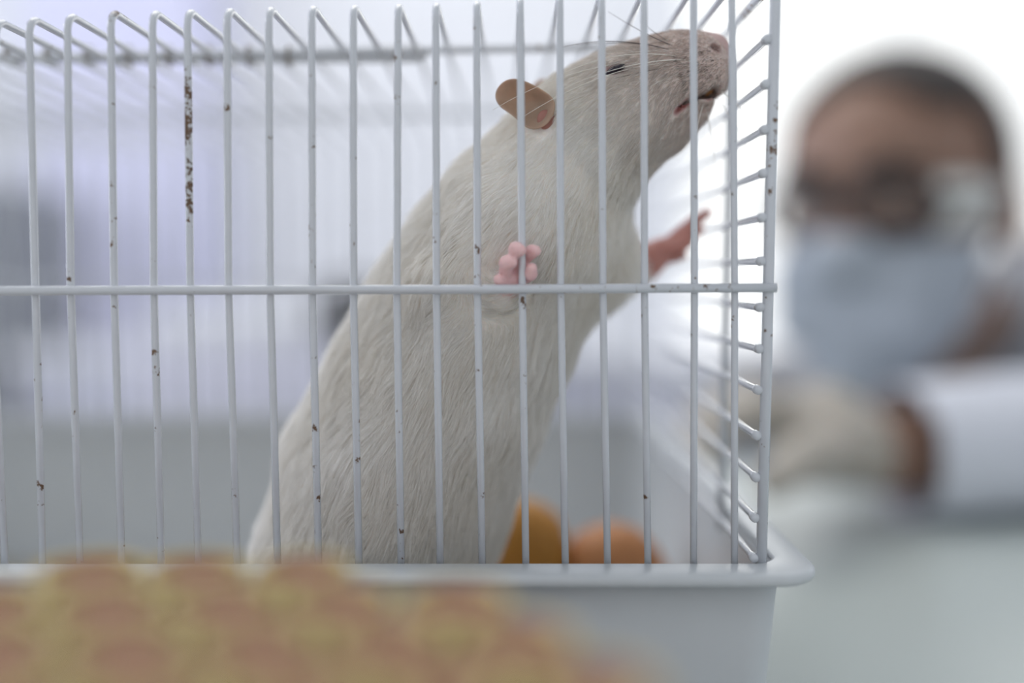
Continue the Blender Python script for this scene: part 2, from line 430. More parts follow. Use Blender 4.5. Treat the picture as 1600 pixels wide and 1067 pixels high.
# side wires, front ends stubby
side_v = [62, 132, 203, 271, 340, 408, 480, 545, 609, 680, 745, 808, 871]
for v in side_v:
    xpost = xr + (xrb - xr) * (v + 12) / 890.0
    p = P(1200, v, 0.4); z = float(p[2]); xq = xpost - 1.75
    zb2 = z + random.uniform(-0.8, 0.8)
    MB().tube([M_((xq, -0.9, z)), M_((xq, -0.55, z)), M_((xq, 1.6, z)), M_((xq, 2.6, z)), M_((xq, 60, (z * 2 + zb2) / 3)), M_((xq, YB - 0.5, zb2))],
              [0.0009, 0.00118, 0.00118, RW * 0.001, RW * 0.001, RW * 0.001], 10).build('side_wire', W_SPECK, cage)
    MB().tube([M_((-298.4, 0, z)), M_((-298.4, YB, zb2))], RW * 0.001, 6).build('side_wire', W_STD, cage)
# stiffening hoop: over the top and down both sides, 53 mm behind the front
zl = zpx(60, 87, 53) - 0.3; zrr = zpx(1140, 69, 53) - 0.3
MB().tube([M_(p) for p in ((-300, 53, ZB), (-300, 53, zl - 5), (-296, 53, zl), (float(P(60, 87, 53)[0]), 53, zl), (58, 53, zrr), (61.8, 53, zrr - 1.4), (63.4, 53, zrr - 5), (62.3, 53, ZB))],
          0.0012, 10).build('stiffening_hoop', W_STD, cage)
MB().tube([M_((-300, 158, zl - 2.0)), M_((64.2, 158, zrr - 2.0))], 0.0012, 8).build('top_rail', W_STD, cage)
# top hatch: frame wire ending in a loop, hooked over the hoop
ux = float(P(664, 90, 55)[0]); hz = zpx(500, 95, 55)
hp = [(-262, 54, hz)] + [(ux - 3, 54, hz + 0.3)]
for i in range(1, 8):
    a = math.radians(-90 + 180 * i / 8); hp.append((ux - 3 + 3 * math.cos(a), 54 + 0.5 * i / 8, hz + 1.9 + 1.6 * math.sin(a)))
hp += [(ux - 4, 55, hz + 3.4), (ux - 30, 56, hz + 3.2)]
hatch = MB().tube([M_(p) for p in hp], 0.00115, 10).build('hatch_frame', W_STD, cage)
for xx in np.arange(-250, ux - 30, 11.6):
    ring = [M_((xx, 54 + 2.4 * math.cos(a), hz + 1.2 + 2.6 * math.sin(a))) for a in np.linspace(0, 2 * math.pi, 10)[:-1]]
    put(MB().tube(ring, 0.0007, 6, closed=True).build('hatch_hook', mat('bare_wire', (150, 145, 140), 0.5, 0.1), None), cage)
MB().tube([M_((-301, 0.5, ZB + 1.0)), M_((62.0, 0.5, ZB + 1.0))], 0.0011, 8).build('bottom_rail', W_STD, cage)
MB().tube([M_((-301, YB, ZB + 1.0)), M_((62.0, YB, ZB + 1.0))], 0.0011, 8).build('bottom_rail', W_STD, cage)

# ------------------------------------------------------------------ rat (built in mm)
SPINE = [((535, 1120, 42), 27), ((560, 1010, 41), 30.5), ((580, 880, 40), 29.3), ((620, 740, 39), 29.3), ((682, 612, 39), 28.0), ((742, 497, 38), 27.0), ((794, 405, 37), 24.6),
         ((846, 322, 33), 21.2), ((893, 252, 29), 17.2), ((937, 200, 26.5), 14.9), ((988, 162, 25), 12.7), ((1036, 131, 24), 10.0), ((1075, 110, 23.5), 7.6), ((1101, 98, 23.3), 6.0)]
sp = [P(*a) for a, r in SPINE]; sr = [r for a, r in SPINE]
lo = np.array([-135.0, -6.0, 2.0]); hi = np.array([64.0, 82.0, 222.0])
RF = Field(lo, hi, 0.62)
RF.chain(sp, sr, 8.0)
RF.ell(P(545, 1005, 30), (28, 24, 30), 10)                       # near haunch
RF.ell(P(545, 1005, 56), (28, 22, 30), 10)                       # far haunch
RF.cone(P(690, 630, 38), P(596, 860, 38), 25, 28, 8)           # belly
RF.ball(P(815, 372, 27), 18.0, 10)                              # near shoulder
RF.ball(P(895, 400, 42), 15.5, 10)                              # chest
# hind feet and tail (inside the tray)
for d, u in ((22, 600), (60, 620)):
    a = P(u - 40, 1130, d); b = np.array([a[0] - 4, a[1], 9.0]); c = b + np.array([32, 0, -1.5])
    RF.chain([a, b, c], [11, 5, 3.2], 5)
    for j in range(-2, 3): RF.cone(c - np.array([3, 0, 0]), c + np.array([9 - abs(j), j * 2.6, -1.5]), 1.9, 1.3, 1.0)
rump = P(480, 1130, 42)
# near fore limb: shoulder, elbow, wrist, palm, digits closing on the bar
NEAR = [P(800, 372, 22), P(716, 440, 15.5), P(783, 458, 7.5), P(800, 438, 4.6)]
RF.chain(NEAR[:3], [13.5, 8.6, 4.4], 8, kk=4)
RF.cone(NEAR[2], NEAR[3], 4.0, 3.7, 2.5)
DIG = []
def digit(pts, rs):
    q_ = [P(*p) for p in pts]; RF.chain(q_, rs, 0.6, kk=0.45); DIG.extend(zip(q_[:-1], q_[1:]))
digit([(805, 424, 4.4), (803, 404, 1.2), (806, 389, -1.6), (813, 391, -2.6)], [1.6, 1.45, 1.75, 1.5])
digit([(799, 434, 4.0), (790, 424, 0.6), (792, 411, -1.6), (800, 410, -2.6)], [1.7, 1.55, 1.85, 1.4])
digit([(796, 444, 4.2), (785, 443, 0.6), (779, 437, -1.2)], [1.5, 1.2, 1.3])
digit([(808, 424, 4.4), (823, 402, 3.0), (831, 393, 0.6), (837, 392, -1.0)], [1.5, 1.4, 1.7, 1.4])
digit([(808, 434, 4.2), (823, 433, 2.8), (829, 428, 0.4), (831, 419, -0.9)], [1.5, 1.4, 1.65, 1.35])
# far fore limb reaching to the side bars
FAR = [P(925, 410, 45), P(900, 462, 50), P(1008, 410, 54), P(1034, 393, 55)]
RF.chain(FAR[:3], [12.5, 7.6, 5.0], 7, kk=4)
RF.cone(FAR[2], FAR[3], 4.6, 4.2, 2.5)
digit([(1036, 390, 55), (1066, 363, 55), (1086, 346, 55), (1106, 332, 55.5)], [2.6, 2.1, 1.9, 1.4])
digit([(1038, 392, 54), (1066, 376, 53), (1084, 364, 53), (1095, 359, 53)], [2.5, 2.0, 1.8, 1.3])
digit([(1036, 396, 53), (1062, 388, 51.5), (1078, 379, 51)], [2.3, 1.9, 1.3])
digit([(1032, 399, 56), (1052, 401, 55), (1068, 399, 54)], [2.3, 1.9, 1.3])
# muzzle: whisker pads, lower jaw, nose, brow
for d in (18.6, 28.4): RF.ell(P(1092, 118, d), (7.0, 5.4, 6.2), 2.5)
RF.chain([P(985, 205, 25), P(1040, 190, 24.3), P(1084, 173, 23.5)], [11.0, 7.0, 3.6], 4)
RF.cone(P(1100, 82, 23.3), P(1119, 72, 23.3), 4.6, 2.9, 2.0)
RF.ball(P(1124, 88, 23.3), 3.0, 2.0)
RF.cone(P(1122, 100, 23.3), P(1122, 132, 23.3), 3.2, 2.2, 2.0)
RF.ball(P(965, 122, 17.5), 6.0, 4)                                # brow / eye mound
RF.ball(P(975, 185, 17.0), 9.0, 5)                                # cheek
# mouth slit, nostril
def cut2d(F, poly, r, y0, y1, k=0.5):
    w = F._win(np.minimum.reduce([P(*p) for p in poly]) - [3, 40, 3], np.maximum.reduce([P(*p) for p in poly]) + [3, 40, 3]); sl, X, Y, Z = w
    best = None
    for (a, b), (ra, rb) in zip(zip(poly[:-1], poly[1:]), zip(r[:-1], r[1:])):
        a = P(*a); b = P(*b); abx, abz = b[0] - a[0], b[2] - a[2]; L2 = abx * abx + abz * abz
        t = np.clip(((X - a[0]) * abx + (Z - a[2]) * abz) / L2, 0, 1)
        d = np.sqrt((X - a[0] - t * abx) ** 2 + (Z - a[2] - t * abz) ** 2) - (ra + (rb - ra) * t)
        best = d if best is None else np.minimum(best, d)
    d = np.maximum(best + 0 * Y, np.maximum(y0 - Y, Y - y1)); F._mix(sl, d.astype(np.float32), k, 'cut')
MOUTH = [(1054, 173, 20), (1072, 162, 20), (1090, 155, 20), (1106, 150, 20), (1114, 146, 20)]
cut2d(RF, MOUTH, [0.2, 0.4, 0.55, 1.0, 1.2], 0, 23.6)
def surf(u, v, d0=-4.0, d1=80.0, F=None):
    F = F or RF
    ds = np.arange(d0, d1, 0.15); pts = np.stack([P(u, v, d) for d in ds]); f = F.at(pts); i = int(np.argmax(f < 0))
    return pts[i] if f[i] < 0 else P(u, v, 25.0)
nos = surf(1119, 74); RF.ball(nos + np.array([0, 0.2, 0]), 1.15, 0.5, 'cut'); RF.cone(nos, nos + np.array([-2.2, -0.4, -0.2]), 0.7, 0.3, 0.4, 'cut')
nos2 = np.array([nos[0], 46.6 - nos[1], nos[2]]); RF.ball(nos2, 1.15, 0.5, 'cut')
eye_p = surf(962, 107); RF.ell(eye_p, (3.2, 1.2, 1.2), 1.2, 'cut')
RV, RQ = RF.mesh()
# drop any islets
body_me = np_mesh('rat', RV * 0.001, RQ)
# skin tint: pink on nose, mouth, digits; beige elsewhere
def dseg(Pn, a, b):
    a = np.asarray(a); ab = np.asarray(b) - a; t = np.clip(((Pn - a) @ ab) / (ab @ ab), 0, 1); return np.linalg.norm(Pn - a - t[:, None] * ab, axis=1)
def skin_mask(Pn):
    m = np.zeros(len(Pn))
    m = np.maximum(m, 1 - np.clip((dseg(Pn, P(1118, 66, 23), P(1124, 90, 23)) - 4.4) / 1.0, 0, 1))
    palm_n = P(806, 415, 0.0); m = np.maximum(m, 1 - np.clip((np.linalg.norm((Pn - palm_n) * [1, 0.9, 0.8], axis=1) - 5.9) / 1.2, 0, 1))
    m = np.maximum(m, 1 - np.clip((dseg(Pn, P(1040, 388, 54), P(1106, 334, 55)) - 9.0) / 3.0, 0, 1))
    for a, b in zip(MOUTH[:-1], MOUTH[1:]):
        for dd in (14, 18, 22, 26):
            m = np.maximum(m, 1 - np.clip((dseg(Pn, P(a[0], a[1], dd), P(b[0], b[1], dd)) - 0.9) / 0.5, 0, 1))
    for a, b in DIG: m = np.maximum(m, 1 - np.clip((dseg(Pn, a, b) - 2.7) / 0.6, 0, 1))
    m = np.maximum(m, (Pn[:, 2] < 12) * 1.0)
    m = np.maximum(m, 1 - np.clip((np.linalg.norm((Pn - eye_p) * [0.6, 1, 1.2], axis=1) - 1.6) / 0.6, 0, 1))
    return m
sm_ = skin_mask(RV)
PINK = lin((238, 198, 198)); BEIGE = lin((246, 240, 232)); MUZ = lin((212, 188, 178)); DARKM = lin((120, 62, 56)); FARP = lin((190, 132, 122))
nose_d = np.linalg.norm(RV - P(1120, 90, 23), axis=1)
C = BEIGE + (MUZ - BEIGE) * np.clip(1 - (nose_d - 14) / 26, 0, 1)[:, None] * 0.8
C = C + (PINK - C) * sm_[:, None]
farm = (np.linalg.norm(RV - P(1060, 370, 55), axis=1) < 22)[:, None] * sm_[:, None]; C = C + (FARP - C) * farm
md = np.min([dseg(RV, P(a[0], a[1], dd), P(b[0], b[1], dd)) for a, b in zip(MOUTH[:-1], MOUTH[1:]) for dd in (14, 18, 22, 26)], axis=0)
C = C + (DARKM - C) * np.clip(1.6 - md, 0, 1)[:, None]
C = C + (lin((190, 160, 154)) - C) * np.clip(1 - (nose_d - 9) / 4, 0, 1)[:, None] * (sm_[:, None] > 0.05) * 0.9
C = C + (lin((70, 48, 48)) - C) * np.clip(1.5 - np.linalg.norm((RV - eye_p) * [0.62, 1, 1.3], axis=1) / 1.6, 0, 1)[:, None]
nd = np.minimum(np.linalg.norm(RV - nos, axis=1), np.linalg.norm(RV - nos2, axis=1)); C = C + (lin((120, 60, 60)) - C) * np.clip(1.9 - nd, 0, 1)[:, None]
set_color(body_me, C)
rat = link('rat', body_me, tint_mat('rat_skin', 0.55, 0.35, sss=0.25, bump=0.15, scale=1500))
tag(rat, 'cream white rat standing upright, gripping a cage bar and sniffing upward', 'rat')

# ---- fur: tapered blades combed from nose to tail
fur_seg = []                                     # (a, b, tangent, weight)
for i in range(len(sp) - 1): fur_seg.append((sp[i], sp[i + 1], (sp[i] - sp[i + 1]) / np.linalg.norm(sp[i] - sp[i + 1]), 1.0, 0.5 * (sr[i] + sr[i + 1])))
for ch, rr_ in ((NEAR, (11, 6.5, 4)), (FAR, (11, 7, 4.5))):
    for i in range(3): fur_seg.append((ch[i], ch[i + 1], (ch[i + 1] - ch[i]) / np.linalg.norm(ch[i + 1] - ch[i]), 1.0, rr_[i]))
def fur_dir(Pn):
    acc = np.zeros_like(Pn)
    for a, b, t, w, r in fur_seg:
        d = np.maximum(dseg(Pn, a, b) - r, 0.3) ; acc += t[None] * (w / (d ** 2.0 + 1.5))[:, None]
    return acc
tri = np.concatenate([RQ[:, [0, 1, 2]], RQ[:, [0, 2, 3]]]); A_, B_, C_ = RV[tri[:, 0]], RV[tri[:, 1]], RV[tri[:, 2]]
area = 0.5 * np.linalg.norm(np.cross(B_ - A_, C_ - A_), axis=1); cen = (A_ + B_ + C_) / 3
wgt = area * np.where(cen[:, 2] < 60, 0.25, 1.0) * np.where(np.linalg.norm(cen - P(1040, 140, 22), axis=1) < 32, 1.9, 1.0)
NH = 250000
ti = RNG.choice(len(tri), NH, p=wgt / wgt.sum()); r1 = np.sqrt(RNG.random(NH)); r2 = RNG.random(NH)
root = A_[ti] * (1 - r1)[:, None] + B_[ti] * (r1 * (1 - r2))[:, None] + C_[ti] * (r1 * r2)[:, None]
ear_b = surf(848, 184)
keep = (np.linalg.norm((root - ear_b) * [1, 0.6, 1], axis=1) > 4.6) & (RNG.random(NH) > np.clip(skin_mask(root) * 1.3, 0, 1))
root = root[keep]; NH = len(root)
nor = RF.grad(root)
fd = fur_dir(root); fd -= nor * np.sum(fd * nor, 1, keepdims=True); fd /= np.maximum(np.linalg.norm(fd, axis=1, keepdims=True), 1e-6)
def vnoise(p, s, seed):
    r = np.random.default_rng(seed); o = np.zeros((len(p), 3))
    for _ in range(7):
        k = r.normal(size=3) / s; ph = r.random(3) * 6.28; o += np.sin((p @ k)[:, None] * 1.0 + ph)
    return o / 3.0
nD = np.linalg.norm(root - P(1120, 90, 23), axis=1)
ln = np.interp(nD, [0, 8, 22, 45, 70, 110], [0.7, 1.2, 2.4, 4.6, 7.0, 8.5])
limb = np.minimum(dseg(root, NEAR[1], NEAR[2]) - 3, dseg(root, FAR[1], FAR[2]) - 4); ln *= np.interp(limb, [2, 10], [0.5, 1.0])
fd = fd + vnoise(root, 4.5, 3) * 0.20 + vnoise(root, 1.6, 5) * 0.14 + RNG.normal(size=root.shape) * 0.10
fd -= nor * np.sum(fd * nor, 1, keepdims=True); fd /= np.linalg.norm(fd, axis=1, keepdims=True)
lift = np.interp(nD, [0, 30, 80], [0.22, 0.26, 0.32]) * (0.7 + 0.6 * RNG.random(NH)) + vnoise(root, 5.5, 9)[:, 0] * 0.05
ln = ln * (0.65 + 0.6 * RNG.random(NH))
# clumping: pull tips to the tip of a nearby guide hair
NG = 5200; gi = RNG.choice(NH, NG, replace=False)
near = np.zeros(NH, int)
for s0 in range(0, NH, 8000):
    q = root[s0:s0 + 8000]; d2 = (q ** 2).sum(1)[:, None] - 2 * q @ root[gi].T + (root[gi] ** 2).sum(1)[None]; near[s0:s0 + 8000] = np.argmin(d2, 1)
T = fd * np.cos(lift)[:, None] + nor * np.sin(lift)[:, None]
tip = root + T * ln[:, None]; tip -= nor * (0.06 * ln)[:, None]
gt = tip[gi][near]; cl = (0.25 + 0.4 * RNG.random(NH)) * np.interp(nD, [10, 35], [0.15, 1.0])
dtip = gt - tip; dl = np.linalg.norm(dtip, axis=1); dtip *= np.minimum(1, 2.6 / np.maximum(dl, 1e-6))[:, None]
tip += dtip * cl[:, None]
mid = root * 0.5 + tip * 0.5 + nor * (0.07 * ln)[:, None] - dtip * (cl * 0.18)[:, None]
wd = np.cross(T, nor); wd /= np.maximum(np.linalg.norm(wd, axis=1, keepdims=True), 1e-6)
wd = wd + nor * (RNG.normal(size=NH) * 0.5)[:, None]; wd /= np.linalg.norm(wd, axis=1, keepdims=True)
w0 = np.interp(nD, [0, 30, 80], [0.04, 0.055, 0.07]) * (0.7 + 0.6 * RNG.random(NH))
base = root - nor * 0.15
HV = np.stack([base - wd * w0[:, None], base + wd * w0[:, None], mid - wd * (w0 * 0.8)[:, None], mid + wd * (w0 * 0.8)[:, None], tip], 1).reshape(-1, 3)
o5 = (np.arange(NH) * 5)[:, None]
HT = np.concatenate([o5 + [0, 1, 3], o5 + [0, 3, 2], o5 + [2, 3, 4]])
fur_me = np_mesh('fur', HV * 0.001, HT)
cream = lin((253, 252, 250)); taupe = lin((243, 240, 234)); muz = lin((180, 162, 152)); wht = lin((254, 254, 252))
f = np.clip(0.5 + vnoise(root, 9.0, 21)[:, 0] * 0.35 + RNG.normal(size=NH) * 0.22, 0, 1)[:, None]
HC = cream * (1 - f) + taupe * f
HC = HC + (muz - HC) * (np.clip(1 - (nD - 12) / 30, 0, 1) * 0.85)[:, None]
foll = np.array([surf(u, v) for u, v in [(1060 + 13 * i + 4 * j, 92 + 12 * j - 3 * i) for j in range(5) for i in range(5)]])
fo = np.min(np.linalg.norm(root[:, None] - foll[None], axis=2), axis=1) if False else np.min([np.linalg.norm(root - q_, axis=1) for q_ in foll], axis=0)
HC = HC * (1 - 0.45 * np.clip(1.5 - fo / 0.7, 0, 1))[:, None]
HC = HC + (wht - HC) * (RNG.random(NH) < 0.12)[:, None] * 0.8
HC5 = np.repeat(HC, 5, 0).reshape(-1, 5, 3); HC5[:, 0:2] *= 0.99
set_color(fur_me, np.clip(HC5.reshape(-1, 3), 0, 1))
fur = link('fur', fur_me, tint_mat('rat_fur', 0.6, 0.25, tl=0.5), rat); fur['kind'] = 'stuff'; fur['label'] = 'short cream and taupe fur'

# ---- ears
def ear(outline, base_i, cup, dmap, name, col):
    """cupped pinna from a px outline; two skins with thickness"""
    O = np.array([P(u, v, d) for u, v, d in outline]); c = O.mean(0); n = len(O)
    V = []; rings = 5
    for r in range(rings):
        t = 1 - r / rings
        for p in O: V.append(c + (p - c) * t + np.array([0.25, 1, 0.1]) * cup * (1 - t * t))
    V.append(c + np.array([0.25, 1, 0.1]) * cup)
    Fc = []
    for r in range(rings - 1):
        for k in range(n): l = (k + 1) % n; Fc.append((r*n+k, r*n+l, (r+1)*n+l, (r+1)*n+k))
    for k in range(n): Fc.append(((rings-1)*n+k, (rings-1)*n+(k+1) % n, rings*n))
    o = link(name, pydata(name, np.array(V) * 0.001, Fc), col, rat)
    s = o.modifiers.new('solid', 'SOLIDIFY'); s.thickness = 0.0007; s.offset = 0
    s2 = o.modifiers.new('sub', 'SUBSURF'); s2.levels = 1; s2.render_levels = 2
    return o
ear_m = mat('ear_skin', (198, 172, 150), 0.5, 0.35, 160, sss=0.2, tl=0.35)
eo = [(872, 158, 20), (852, 143, 21), (833, 132, 21.5), (812, 123, 22), (793, 122, 23), (778, 133, 24), (771, 150, 24.5), (779, 166, 24), (792, 174, 23), (806, 184, 22), (822, 202, 21), (843, 203, 20), (862, 190, 19)]
ear([(u, v, d - 9.5) for u, v, d in eo], 0, 4.2, None, 'ear', ear_m)
ear([(u + 42 + (u - 820) * -0.25, v + 4 + (v - 160) * 0.1, 43 - (d - 20)) for u, v, d in eo], 0, -3.0, None, 'ear', ear_m)
# red ear opening and eye, tooth
q = surf(853, 187)
def blob(name, c, rad, m, rot=None, parent=rat, n=14):
    me = bpy.data.meshes.new(name); bm = bmesh.new(); bmesh.ops.create_uvsphere(bm, u_segments=n, v_segments=n // 2 + 2, radius=1.0)
    bm.transform(Matrix.Diagonal(Vector([r * 0.001 for r in rad] + [1]))); 
    if rot is not None: bm.transform(rot.to_4x4())
    bm.transform(Matrix.Translation(M_(c))); bm.to_mesh(me); bm.free()
    return link(name, me, m, parent)
blob('ear_canal', P(853, 187, 12.2), (2.3, 0.8, 2.5), mat('ear_canal_skin', (168, 116, 104), 0.6, 0.1, 500))
erot = Matrix.Rotation(math.radians(-24), 3, 'Y')
blob('eye', eye_p + np.array([0, 0.55, -0.2]), (2.9, 1.2, 0.95), mat('eye_dark', (34, 26, 40), 0.05, 0.02), erot)
ee = P(962, 107, 24); e2 = np.array([eye_p[0] + 2, 49 - eye_p[1] + 1, eye_p[2]]); blob('eye', e2, (2.9, 1.2, 1.2), mat('eye_dark', (34, 26, 40)), erot)
tooth = mat('incisor_enamel', (214, 150, 84), 0.3, 0.05)
for d in (21.9, 23.7):
    MB().tube([M_(P(1113, 133, d)), M_(P(1108, 142, d)), M_(P(1102, 149, d))], [0.0009, 0.0009, 0.0005], 8).build('incisor', tooth, None).parent = rat
# tail
tl_pts = [rump, rump + np.array([-14, 4, -14]), np.array([rump[0] - 34, rump[1] + 14, 9.0]), np.array([-175, 90, 7.0]), np.array([-215, 140, 6.4]), np.array([-220, 190, 6.0])]
MB().tube([M_(p) for p in tl_pts], [0.006, 0.0052, 0.0045, 0.0035, 0.0024, 0.0012], 12).build('tail', mat('tail_skin', (214, 176, 168), 0.6, 0.1, 900, bump=0.3), None).parent = rat
# whiskers
def bez(pts, n=14):
    pts = np.array(pts, float); out = []
    for i in range(n):
        t = i / (n - 1); q = pts.copy()
        while len(q) > 1: q = q[:-1] * (1 - t) + q[1:] * t
        out.append(q[0])
    return out
w_l = mat('whisker_pale', (240, 236, 226), 0.35, 0.02); w_d = mat('whisker_dark', (96, 84, 80), 0.4, 0.02)
WH = [([(1080, 94), (1015, 90), (950, 108), (878, 138)], w_l, -8), ([(1080, 108), (1030, 122), (988, 148), (976, 178)], w_l, -6), ([(1082, 112), (1040, 126), (1000, 140), (968, 172)], w_l, -5),
      ([(1062, 76), (1015, 58), (985, 40), (950, 18)], w_d, 4), ([(1075, 86), (1000, 62), (940, 58), (876, 74)], w_d, 2), ([(1052, 70), (1030, 56), (1012, 44), (1000, 32)], w_d, 6),
      ([(1078, 103), (1030, 104), (990, 116), (962, 122)], w_d, -4), ([(1080, 92), (1015, 78), (950, 82), (890, 110)], w_l, -4), ([(1074, 84), (1005, 72), (940, 84), (850, 128)], w_l, 0),
      ([(1080, 98), (980, 92), (880, 140), (806, 190)], w_l, -7), ([(1080, 96), (980, 86), (870, 110), (770, 172)], w_l, -3), ([(1066, 80), (1010, 66), (960, 64), (900, 70)], w_d, 5),
      ([(1084, 106), (1050, 112), (1015, 113), (975, 128)], w_d, -3), ([(1084, 100), (1040, 96), (1000, 100), (955, 114)], w_d, -2),
      ([(1118, 150), (1150, 190), (1172, 236), (1186, 292)], w_l, -2), ([(1104, 172), (1112, 210), (1116, 240), (1118, 262)], w_l, 0), ([(1124, 140), (1160, 170), (1180, 190), (1205, 232)], w_l, 2),
      ([(1112, 85), (1106, 88), (1101, 92), (1097, 97)], w_l, -0.5), ([(1082, 110), (1010, 150), (960, 190), (880, 250)], w_l, -6), ([(1100, 160), (1090, 190), (1084, 220), (1082, 245)], w_l, -2)]
for pts, m, dd in WH:
    s0 = surf(*pts[0]); d0 = s0[1]
    q = [P(u, v, d0 + 0.3 + dd * (i / 3.0)) for i, (u, v) in enumerate(pts)]
    bz = bez(q); MB().tube([M_(p) for p in bz], list(np.linspace(0.00015, 0.00005, len(bz))), 4).build('whisker', m, None).parent = rat

# ------------------------------------------------------------------ orange food in the tray
def food(name, u, v, d, rad, col, label, seed, yaw, dark):
    c = P(u, v, d); r = np.random.default_rng(seed)
    me = bpy.data.meshes.new(name); bm = bmesh.new(); bmesh.ops.create_icosphere(bm, subdivisions=3, radius=1.0)
    for vtx in bm.verts:
        p = vtx.co; e = 0.72
        p.x = math.copysign(abs(p.x) ** e, p.x); p.y = math.copysign(abs(p.y) ** e, p.y); p.z = math.copysign(abs(p.z) ** 0.85, p.z)
        p *= 1 + 0.05 * math.sin(5 * p.x + seed) * math.cos(4 * p.z + seed)
        p.z -= 0.18 * p.x * p.x
    bm.transform(Matrix.Translation(M_(c)) @ Matrix.Rotation(yaw, 4, 'Y') @ Matrix.Diagonal(Vector([x * 0.001 for x in rad] + [1])))
    zmin = min(v_.co.z for v_ in bm.verts); bm.to_mesh(me); bm.free()
    root = tag(empty(name, (c[0] * 0.001, c[1] * 0.001, zmin)), label, 'food')
    put(link('flesh', me, mat(name + '_flesh_%d' % seed, col, 0.55, 0.12, 60, bump=0.2)), root)
    # darker rind along the underside
    MB().tube([M_(c + np.array([rad[0] * x * math.cos(yaw), -rad[1] * 0.72, -rad[2] * (0.66 + 0.2 * x * x) - rad[0] * x * math.sin(yaw)])) for x in np.linspace(-0.7, 0.7, 9)],
              [0.003, 0.005, 0.006, 0.0065, 0.0065, 0.0065, 0.006, 0.005, 0.003], 8).build('rind', mat('rind_%d' % seed, dark, 0.7, 0.15, 80), root)
    return root
food('food_chunk', 822, 868, 105, (15, 15, 20), (172, 118, 40), 'amber orange food chunk in the tray beside the rat belly', 3, 0.05, (150, 120, 70))
food('food_chunk', 958, 903, 108, (20, 15, 19), (188, 128, 80), 'paler orange food chunk in the tray, toward the side bars', 5, 0.38, (96, 68, 44))
bed = MB()
for i in range(900):
    x, y = random.uniform(-292, 52), random.uniform(8, 250); z = random.uniform(3.6, 9.5)
    a = random.uniform(0, 6.28); L_ = random.uniform(4, 9); w_ = random.uniform(1, 2.4); t_ = random.uniform(-0.5, 0.5); pts = []
    for s_ in (-1, 0, 1):
        for q_ in (-1, 1): pts.append(((x + math.cos(a) * L_ * s_ - math.sin(a) * w_ * q_) * 1e-3, (y + math.sin(a) * L_ * s_ + math.cos(a) * w_ * q_) * 1e-3, (z + (1.8 if s_ == 0 else 0) + t_ * q_) * 1e-3))
    bed.add(pts, [(0, 1, 3, 2), (2, 3, 5, 4)])
tag(bed.build('wood_shavings', mat('wood_shaving', (214, 196, 160), 0.8, 0.12, 40)), 'loose wood shavings spread over the tray floor', 'bedding', kind='stuff')

# ------------------------------------------------------------------ round rack of capped tubes in front
RC = np.array([-52.0, -239.0 + 100.0]); ZCAP = 150.0 - 47.5; PIT = 17.5
rk = tag(empty('tube_rack', (RC[0] * 1e-3, RC[1] * 1e-3, 0.0)), 'round brick-red rack packed with tubes, very blurred, nearest the camera', 'rack')
rackm = mat('rack_plastic', (120, 62, 54), 0.5, 0.08, 30)
MB().lathe([(0.078, 0.0), (0.080, 0.002), (0.080, 0.0065), (0.078, 0.0085)], 48, (RC[0] * 1e-3, RC[1] * 1e-3, 0)).build('base_disc', rackm, rk)
MB().lathe([(0.0765, 0.0), (0.078, 0.0012), (0.078, 0.0048), (0.0765, 0.006)], 48, (RC[0] * 1e-3, RC[1] * 1e-3, 0.070)).build('holder_disc', rackm, rk)
for k in range(3):
    a = 2 * math.pi * k / 3 + 0.5; px, py = RC[0] * 1e-3 + 0.0762 * math.cos(a), RC[1] * 1e-3 + 0.0762 * math.sin(a)
    MB().tube([(px, py, 0.0085), (px, py, 0.070)], 0.003, 10).build('pillar', rackm, rk)
capy = mat('cap_yellow', (192, 174, 116), 0.45, 0.06, 200); capr = mat('cap_red', (140, 74, 76), 0.5, 0.06, 200)
glassm = mat('tube_plastic', (196, 150, 140), 0.2, 0.04, 100); blood = mat('tube_red_fill', (120, 40, 36), 0.3, 0.05)
proto = None; n_t = 0
def cap_tube(loc, label):
    global proto
    grp = 'capped tubes in the round rack'
    if proto is None:
        t = empty('sample_tube', (0, 0, 0))
        MB().lathe([(0.0028, 0.0), (0.0052, 0.002), (0.0062, 0.006), (0.0062, 0.075)], 14).build('tube', glassm, t)
        MB().lathe([(0.0066, 0.072), (0.0081, 0.073), (0.0081, 0.0882), (0.0070, 0.0896)], 16).build('collar', capr, t)
        c = MB().lathe([(0.0070, 0.0893), (0.0081, 0.0900), (0.0081, 0.0928), (0.0077, 0.0937), (0.0069, 0.0937), (0.0066, 0.0928)], 18, cap1=False).build('cap', capy, t)
        cc = MB().lathe([(0.0001, 0.0922), (0.0067, 0.0922), (0.0066, 0.0929)], 16, cap0=False, cap1=False).build('stopper', capr, None); cc.parent = c
        proto = t; o = t
    else:
        o = proto.copy(); COL.objects.link(o)
        for ch in list(proto.children):
            c = ch.copy(); COL.objects.link(c); c.parent = o
            for g in ch.children: d = g.copy(); COL.objects.link(d); d.parent = c
    o.location = loc; tag(o, label, 'tube', grp); return o
ORD = ['first', 'second', 'third', 'fourth', 'fifth', 'sixth', 'seventh', 'eighth', 'ninth']
def to_px(p):
    q = np.asarray(p, float) - CAM; z = q @ FWD
    return (CX + F_PX * q[0] / z, CY - F_PX * (q @ UPV) / z) if z > 1 else (9999, 9999)
row_n = 0
